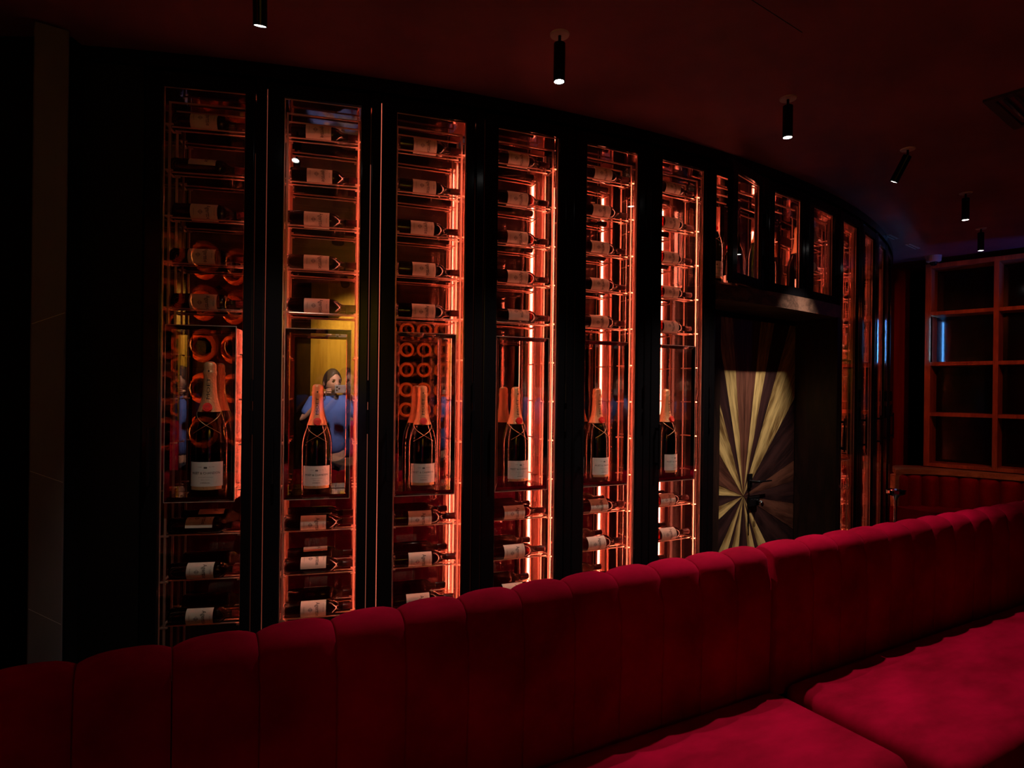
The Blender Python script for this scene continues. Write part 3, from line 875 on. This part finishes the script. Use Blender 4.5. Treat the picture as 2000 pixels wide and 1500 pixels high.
# ------------------------------------------------------------------ right corner: ledge, curved banquette, wooden shelf
edge = [(3.675, 5.87), (3.76, 5.925), (3.9, 5.945), (4.1, 5.9), (4.25, 5.82), (4.4, 5.715), (4.55, 5.59), (4.7, 5.46), (4.95, 5.23), (5.3, 4.92), (5.7, 4.58)]
def off_line(pts, d):
    out = []
    for k in range(len(pts)):
        a = Vector(pts[max(k - 1, 0)]); b = Vector(pts[min(k + 1, len(pts) - 1)])
        t_ = (b - a).normalized(); n = Vector((-t_.y, t_.x))     # towards the back
        out.append(Vector(pts[k]) + n * d)
    return out
def ribbon(name, A, B, z0, z1, m, parent):
    bm = bmesh.new(); prev = None
    for a, b in zip(A, B):
        q = [bm.verts.new((a[0], a[1], z0)), bm.verts.new((b[0], b[1], z0)), bm.verts.new((b[0], b[1], z1)), bm.verts.new((a[0], a[1], z1))]
        if prev:
            for i in range(4): bm.faces.new((prev[i], q[i], q[(i + 1) % 4], prev[(i + 1) % 4]))
        else: bm.faces.new(q)
        prev = q
    bm.faces.new(prev[::-1])
    return finish(bm, name, m, parent)
led = empty('ledge', (4.4, 5.9, 0), 0, 'curved honey-coloured wooden ledge behind the corner banquette', 'ledge')
rel = lambda P: [(p[0] - 4.4, p[1] - 5.9) for p in P]
A = off_line(edge, 0); B = off_line(edge, .36)
B[0], B[1], B[2] = Vector((3.81, 6.14)), Vector((3.88, 6.24)), Vector((3.95, 6.30))
ribbon('ledge_top', rel(A), rel(B), .735, .782, M_LEDGE, led)
bm = bmesh.new(); box(bm, 0, .13, 0, .05, 0, .735); finish(bm, 'end_panel', M_LEDGE, led, mw=Matrix.Translation((edge[0][0] - 4.4 + .006, edge[0][1] - 5.9 + .012, 0)) @ Matrix.Rotation(.5, 4, 'Z'))
cb = empty('corner_banquette', (4.4, 5.6, 0), 0, 'dark red curved banquette with vertical channels under the ledge', 'sofa')
# channels along a curve just in front of the ledge
base = off_line(edge, .06)
lens_ = [0]
for a, b in zip(base, base[1:]): lens_.append(lens_[-1] + (b - a).length)
def on_line(s):
    for k in range(len(base) - 1):
        if s <= lens_[k + 1] or k == len(base) - 2:
            u = (s - lens_[k]) / (lens_[k + 1] - lens_[k]); p = base[k].lerp(base[k + 1], u); t_ = (base[k + 1] - base[k]).normalized(); return p, t_
s = .06; first = True
w = .155
while s + w < lens_[-1]:
    p0, t0 = on_line(s); p1, t1 = on_line(s + w)
    bm = bmesh.new(); n1, n2 = 8, 9
    def fn(u, v):
        p = p0.lerp(p1, u); tt = t0.lerp(t1, u).normalized(); n = Vector((tt.y, -tt.x))
        b = 1 - abs(2 * u - 1) ** 2.2; out = .02 + .075 * b
        if v > .85: out *= math.sqrt(max(0.0, 1 - ((v - .85) / .15) ** 2)) 
        q = p + n * out
        return (q.x - 4.4, q.y - 5.6, .40 + .335 * v)
    patch(bm, fn, n1, 16)
    finish(bm, 'channel_cushion', M_VELD, cb, smooth=True); s += w
F = off_line(edge, -.48); Bk = off_line(edge, .05)
F[0] = Vector((3.75, 5.3)); 
ribbon('seat_cushion', [(p[0] - 4.4, p[1] - 5.6) for p in off_line(edge, -.42)], [(p[0] - 4.4, p[1] - 5.6) for p in Bk], .1, .43, M_VELD, cb)

sh_a = math.atan2(-.72, .69)
sh = empty('wall_shelf', (4.16, 6.15, 0), sh_a, 'open red-lit oak shelf grid with dark glass cells above the ledge', 'shelf')
CW, RH, ZS0, ZS1 = .537, .502, .79, 2.81
def bxp(name, x0, x1, y0, y1, z0, z1, m): 
    bm = bmesh.new(); box(bm, x0, x1, y0, y1, z0, z1, .002); return finish(bm, name, m, sh)
bxp('side_panel', -.03, .02, 0, .26, ZS0, ZS1, M_SHELF)
for k in (1, 2, 3): bxp('divider', k * CW - .02, k * CW + .02, 0, .26, ZS0, ZS1 - .045, M_SHELF)
bxp('top_board', .02, 3 * CW + .02, 0, .26, ZS1 - .045, ZS1, M_SHELF)
for r in range(4):
    for k in range(3): bxp('shelf_board', k * CW + .02, (k + 1) * CW - .02, .004, .25, ZS0 + r * RH - (.0 if r else 0), ZS0 + r * RH + .036, M_SHELF)
bxp('blue_light_strip', .0205, .0265, -.003, .004, 1.84, 2.27, emit('blue_led', (.10, .38, 1.0), 120.0))
bxp('added_light_shield', .0275, .0295, -.045, .02, 1.83, 2.28, M_BLACKM)  # fin added to hide the blue strip from the camera
bxp('back_panel', -.03, 3 * CW + .02, .26, .27, ZS0, ZS1, M_DARKGL)

# red pilaster between drum and shelf, with dark wall behind
bm = bmesh.new(); box(bm, 4.135, 4.30, 6.66, 6.75, 0, CEIL)
o = finish(bm, 'trim_11', mat('red_curtain_velvet', (0.3, 0.004, 0.006), 0.85, noise=((0.14, 0.002, 0.004), 3, (4, 1, .3)))); o['kind'] = 'structure'
slab('wall_corner', 3.9, 9.0, 6.75, 6.85, 0, CEIL, M_WALLD)

# chrome drinks stand in front of the corner
t = empty('drinks_stand', (2.93, 4.68, 0), 0, 'slim chrome pedestal drinks stand with a round tray top beside the curved cabinets', 'table')
bm = bmesh.new(); lathe(bm, [(0, .728), (.02, .728), (.055, .742), (.07, .752), (.072, .775), (.066, .776), (.064, .758), (0, .757)], 28); finish(bm, 'tray', M_CHROME, t, smooth=False)
bm = bmesh.new(); lathe(bm, [(.012, .012), (.012, .69), (.016, .71), (.026, .73)], 16); finish(bm, 'stem', M_CHROME, t, smooth=True)
bm = bmesh.new(); lathe(bm, [(0, .02), (.02, .02), (.13, .008), (.135, 0), (0, 0)], 28); finish(bm, 'foot', M_CHROME, t, smooth=True)

# ------------------------------------------------------------------ what the mirrors show: ring lights, yellow wall, photographer
M_RED_L = mat('red_lacquer', (0.35, 0.03, 0.012), 0.35)
M_BOWL = mat('copper_red_bowl', (0.75, 0.17, 0.05), 0.4)
M_BALL = mat('dark_mirror_ball', (0.28, 0.24, 0.24), 0.06, 1.0)
M_RGLOW = emit('ring_glow', (1.0, 0.26, 0.05), 7.0)
def ring_cell_geo():
    W, H_, r = .155, .1775, .132
    bm = bmesh.new(); n = 32
    rings = []
    sq = []
    for k in range(n):
        a = 2 * PI * k / n; c, s_ = math.cos(a), math.sin(a)
        f = min(W / abs(c) if abs(c) > 1e-6 else 9, H_ / abs(s_) if abs(s_) > 1e-6 else 9)
        sq.append((c * f, s_ * f))
    for tupl in ([(x * .995, 0, z * .995) for x, z in sq], [(r * math.cos(2 * PI * k / n), 0, r * math.sin(2 * PI * k / n)) for k in range(n)],
                 [(r * .95 * math.cos(2 * PI * k / n), -.06, r * .95 * math.sin(2 * PI * k / n)) for k in range(n)],
                 [(r * .7 * math.cos(2 * PI * k / n), -.11, r * .7 * math.sin(2 * PI * k / n)) for k in range(n)]):
        rings.append([bm.verts.new(p) for p in tupl])
    for q, (a, b) in enumerate(zip(rings, rings[1:])):
        for k in range(n):
            f = bm.faces.new((a[k], a[(k + 1) % n], b[(k + 1) % n], b[k])); f.material_index = 0 if q == 0 else 1
    bm.faces.new(rings[-1]).material_index = 1
    return bm
def ring_panel(org, ang, ncol, nrow, label):
    t = empty('ring_light_panel', org, ang, label, 'light panel', 'ring light panels behind the photographer')
    bm = ring_cell_geo(); me = None
    bmb = bmesh.new(); bmesh.ops.create_icosphere(bmb, subdivisions=2, radius=.092)
    bmg = bmesh.new()
    bmesh.ops.create_circle(bmg, segments=24, radius=.1)
    ring0 = None
    for c in range(ncol):
        for r in range(nrow):
            mw = Matrix.Translation((-(c + .5) * .31, 0, 2.55 - r * .355))
            if me is None:
                o = finish(bm, 'bowl', [M_RED_L, M_BOWL], t, mw=mw)
                b = finish(bmb, 'mirror_ball', M_BALL, t, mw=mw @ Matrix.Translation((0, -.03, 0)))
                bmg.free(); bmg = bmesh.new()
                g_ = patch(bmg, lambda u, v: ((.06 + .006 * math.cos(2 * PI * v)) * math.cos(2 * PI * u), -.098 + .006 * math.sin(2 * PI * v), (.06 + .006 * math.cos(2 * PI * v)) * math.sin(2 * PI * u)), 24, 6)
                gl = finish(bmg, 'glow_ring', M_RGLOW, t, mw=mw)
                me = (o.data, b.data, gl.data)
            else:
                put('bowl', me[0], t, mw); put('mirror_ball', me[1], t, mw @ Matrix.Translation((0, -.03, 0))); put('glow_ring', me[2], t, mw)
    return t
# front of a panel is local +y (bowls sink towards -y)
aA = math.atan2(-.357 - .11, -1.227 + 1.779)
ring_panel((-1.18, -.396, 0), aA, 4, 5, 'left panel of round orange-lit bowls holding mirror balls')
ring_panel((3.95, -3.64, 0), math.atan2(.186, .235), 5, 5, 'far panel of round orange-lit bowls holding mirror balls')

# yellow lit timber wall behind the photographer
ya = math.atan2(.515, .857)
yw = empty('wall_panelling', (.272, -2.452, 0), ya, kind='structure')
M_YEL = wood('yellow_lit_timber', (0.62, 0.36, 0.05), (0.8, 0.52, 0.1), 3, .5, 'Z')
for k in range(9):
    bm = bmesh.new(); box(bm, k * .13 + .001, k * .13 + .129, -.03, 0, 0, CEIL); finish(bm, 'plank', M_YEL, yw)
bm = bmesh.new(); box(bm, -1.6, -.002, -.04, .0, 0, CEIL); finish(bm, 'plank', M_JAMB, yw)
def fixture(name, loc, target, col, power, cone, label, lens=(1, 1, 1), rad=.045, lens_s=20.0):
    """small black stage lamp: yoke, body, glowing lens and its light"""
    t = empty(name, loc, 0, label, 'stage light')
    d = Vector(target) - Vector(loc); q = (-d).to_track_quat('Z', 'Y').to_matrix().to_4x4()
    bm = bmesh.new(); lathe(bm, [(0, .09), (rad * .6, .09), (rad * .95, .05), (rad * 1.1, -.07), (rad, -.07), (rad * .95, -.062), (0, -.062)], 22)
    b = finish(bm, 'lamp_body', M_BLACKM, t, mw=q)
    bm = bmesh.new(); lathe(bm, [(0, -.068), (rad * .94, -.066)], 22); finish(bm, 'lens', emit('lens_' + name, col, lens_s), b)
    bm = bmesh.new(); cyl(bm, (0, 0, .03), (0, 0, CEIL - loc[2]), .008, seg=10); finish(bm, 'stem', M_BLACKM, t)
    ld = bpy.data.lights.new('bulb', 'SPOT'); ld.energy = power; ld.spot_size = math.radians(cone); ld.spot_blend = .8; ld.shadow_soft_size = .03; ld.color = col
    lo = bpy.data.objects.new('bulb', ld); COL.objects.link(lo); lo.parent = b; lo.location = (0, 0, -.1)
    return t
fixture('stage_lamp', (.35, -1.2, 2.72), (.95, -2.3, 1.9), (1.0, .8, .28), 110, 80, 'small stage lamp washing the yellow timber wall')
fixture('stage_lamp', (-.25, .75, 2.74), (0.0, -.3, 1.4), (1.0, .9, .8), 240, 42, 'small stage lamp above the photographer')
fixture('stage_lamp', (3.5, 3.4, 2.7), (4.45, 6.0, 1.6), (1.0, .12, .02), 42, 56, 'red stage lamp aimed at the wooden shelf')
fixture('stage_lamp', (5.15, 4.6, 2.2), (4.25, 5.85, 2.87), (.12, .2, 1.0), 14, 42, 'blue stage lamp pointed up at the ceiling corner')

# crimson booth behind the photographer, seen only in the mirrors
sofa('sofa', (.95, -.75, 0), PI + .35, 0, [.172] * 5, 'crimson velvet booth behind the photographer', group=None, H=1.14)

# ------------------------------------------------------------------ the photographer (seen in the second mirror)
def skin(name, verts, edges, radii, m, parent, sub=2, root=0):
    me = bpy.data.meshes.new(name); me.from_pydata(verts, edges, []); me.materials.append(m)
    o = put(name, me, parent)
    md = o.modifiers.new('skin', 'SKIN'); md.use_smooth_shade = True
    for k, r in enumerate(radii):
        sv = me.skin_vertices[0].data[k]
        sv.radius = r if isinstance(r, tuple) else (r, r); sv.use_root = (k == root)
    ss = o.modifiers.new('sub', 'SUBSURF'); ss.levels = sub; ss.render_levels = sub
    return o
M_SKIN = mat('skin', (0.55, 0.3, 0.2), 0.5)
M_HAIR = mat('dark_hair', (0.02, 0.012, 0.01), 0.6)
M_SHIRT = mat('blue_cotton', (0.07, 0.13, 0.42), 0.85)
M_TROU = mat('dark_trousers', (0.02, 0.022, 0.035), 0.85)
M_PHONE = mat('silver_phone', (0.55, 0.55, 0.56), 0.3, 0.6)
ph = empty('person', (0, -.36, 0), 0.15, 'man in a blue T-shirt photographing with a phone, mirrored in the cabinet', 'person')
# body skin: legs, torso, neck, arms in one mesh (local frame, facing +y)
V = [(0, 0, .88), (0, 0, 1.05), (0, .0, 1.24), (0, -.01, 1.37), (0, .005, 1.42), (0, .03, 1.48),
     (-.17, -.01, 1.365), (-.27, .03, 1.16), (-.13, .21, 1.36), (-.085, .255, 1.43),
     (.17, -.01, 1.365), (.29, .03, 1.17), (.2, .2, 1.36), (.14, .26, 1.44),
     (-.09, 0, .80), (-.10, .01, .45), (-.10, -.01, .09), (-.10, .11, .04),
     (.09, 0, .80), (.10, .01, .45), (.10, -.01, .09), (.10, .11, .04)]
Ed = [(0, 1), (1, 2), (2, 3), (3, 4), (4, 5), (3, 6), (6, 7), (7, 8), (8, 9), (3, 10), (10, 11), (11, 12), (12, 13), (0, 14), (14, 15), (15, 16), (16, 17), (0, 18), (18, 19), (19, 20), (20, 21)]
Rd = [(.11, .08), (.11, .08), (.13, .09), (.12, .085), .055, .052, .055, .043, .03, .025, .055, .043, .03, .025, .08, .055, .038, .03, .08, .055, .038, .03]
skin('body', V, Ed, Rd, M_SKIN, ph)
# T-shirt and trousers a little larger than the body
V2 = [(0, 0, .80), (0, 0, 1.05), (0, 0, 1.24), (0, -.01, 1.36), (0, 0, 1.425), (-.17, -.01, 1.36), (-.245, .018, 1.21), (.17, -.01, 1.36), (.26, .018, 1.21)]
skin('t_shirt', V2, [(0, 1), (1, 2), (2, 3), (3, 4), (3, 5), (5, 6), (3, 7), (7, 8)], [(.168, .118), (.158, .112), (.178, .122), (.14, .1), (.07, .07), .075, .066, .075, .066], M_SHIRT, ph)
V3 = [(0, 0, .9), (-.09, 0, .78), (-.10, .01, .45), (-.10, 0, .12), (.09, 0, .78), (.10, .01, .45), (.10, 0, .12)]
skin('trousers', V3, [(0, 1), (1, 2), (2, 3), (0, 4), (4, 5), (5, 6)], [(.16, .112), .1, .075, .06, .1, .075, .06], M_TROU, ph)
# head
def head_fn(u, v):
    a = 2 * PI * u; b = PI * v - PI / 2
    x, y, z = math.cos(b) * math.sin(a), math.cos(b) * math.cos(a), math.sin(b)
    sx, sy, sz = .074, .095, .12
    if z < 0: sx *= 1 - .28 * (-z) ** 1.3; sy *= 1 - .12 * (-z)
    return Vector((x * sx, y * sy, z * sz))
def head_pt(u, v):
    p = head_fn(u, v)
    if p.y > 0:
        f = math.exp(-((p.x / .014) ** 2)) * math.exp(-(((p.z + .018) / .024) ** 2)); p.y += .022 * f        # nose
        for sx_ in (-1, 1): p.y -= .010 * math.exp(-(((p.x - sx_ * .031) / .016) ** 2)) * math.exp(-(((p.z - .012) / .013) ** 2))
        p.y += .005 * math.exp(-((p.x / .025) ** 2)) * math.exp(-(((p.z + .058) / .008) ** 2))
    return p
hd_m = Matrix.Translation((.0, .06, 1.555)) @ Matrix.Rotation(-.38, 4, 'Z') @ Matrix.Rotation(-.08, 4, 'X') @ Matrix.Scale(1.07, 4)
bm = bmesh.new(); patch(bm, head_pt, 40, 28)
for sx_ in (-1, 1):
    g = bmesh.ops.create_uvsphere(bm, u_segments=10, v_segments=8, radius=1, matrix=Matrix.Translation((sx_ * .073, -.008, -.008)) @ Matrix.Diagonal((.007, .015, .026, 1)))
bmesh.ops.remove_doubles(bm, verts=bm.verts, dist=1e-5)
hd = finish(bm, 'head', M_SKIN, ph, smooth=True, mw=hd_m)
bm = bmesh.new()
def hair_fn(u, v):
    a = 2 * PI * u
    front = max(0, math.cos(a)); lo = .5 - .17 * (1 - min(1, front * 2.5))
    p = head_fn(u, lo + (1 - lo) * v)
    lift = 1.07
    if v < .52 * front ** 2.2 - .02: lift = .95
    p = p * lift
    p.z += .006 * math.sin(9 * a) * v * (1 - v)
    return p
patch(bm, hair_fn, 32, 14); finish(bm, 'hair', M_HAIR, hd, smooth=True)
for nm, z_, r_, m_ in (('eye', .012, (.009, .006, .005), M_INK), ('eyebrow', .031, (.016, .005, .0035), M_HAIR)):
    for sx_ in (-1, 1):
        bm = bmesh.new(); bmesh.ops.create_uvsphere(bm, u_segments=10, v_segments=6, radius=1, matrix=Matrix.Translation((sx_ * .031, .083 if nm == 'eye' else .089, z_)) @ Matrix.Diagonal((*r_, 1)))
        finish(bm, nm, m_, hd, smooth=True)
bm = bmesh.new(); bmesh.ops.create_uvsphere(bm, u_segments=12, v_segments=6, radius=1, matrix=Matrix.Translation((0, .088, -.058)) @ Matrix.Diagonal((.02, .006, .004, 1)))
finish(bm, 'mouth', mat('lips', (.4, .15, .13), .5), hd, smooth=True)
# hands: palm and five fingers each, closing on the phone held at eye height
def hand(sx_, wrist, tip_x):
    wx, wy, wz = wrist
    cx_ = tip_x
    pv = [(wx, wy, wz), (cx_, wy + .03, wz + .035)]
    skin('palm', pv, [(0, 1)], [(.022, .016), (.032, .016)], M_SKIN, ph)
    for k in range(4):
        z_ = wz + .055 - .016 * k
        L_ = (.92, 1.0, .95, .78)[k]
        b0 = (cx_, wy + .03, z_ - .008)
        b1 = (cx_ - sx_ * .012, wy + .055 * L_, z_)
        b2 = (cx_ - sx_ * .033, wy + .07 * L_, z_ + .002)
        b3 = (cx_ - sx_ * .052 * L_, wy + .066 * L_, z_ + .001)
        skin('finger', [b0, b1, b2, b3], [(0, 1), (1, 2), (2, 3)], [.009, .0085, .008, .007], M_SKIN, ph, 1)
    skin('thumb', [(cx_, wy + .01, wz + .005), (cx_ - sx_ * .022, wy + .028, wz + .0), (cx_ - sx_ * .045, wy + .04, wz + .01)], [(0, 1), (1, 2)], [.011, .0095, .0085], M_SKIN, ph, 1)
hand(-1, (-.085, .255, 1.43), -.082)
hand(1, (.14, .26, 1.44), .115)
pho = empty('phone', (.018, -.012, 1.492), 0, 'silver phone held sideways in the mirrored photographer\'s hands', 'phone')
bm = bmesh.new(); box(bm, -.076, .076, -.0085, 0, -.037, .037, .003); finish(bm, 'phone_body', M_PHONE, pho)
bm = bmesh.new()
for dx_, dz_ in ((-.058, .016), (-.058, -.012), (-.036, .002)): cyl(bm, (dx_, 0, dz_), (dx_, .002, dz_), .008, seg=16)
finish(bm, 'phone_lens', M_DOME, pho)
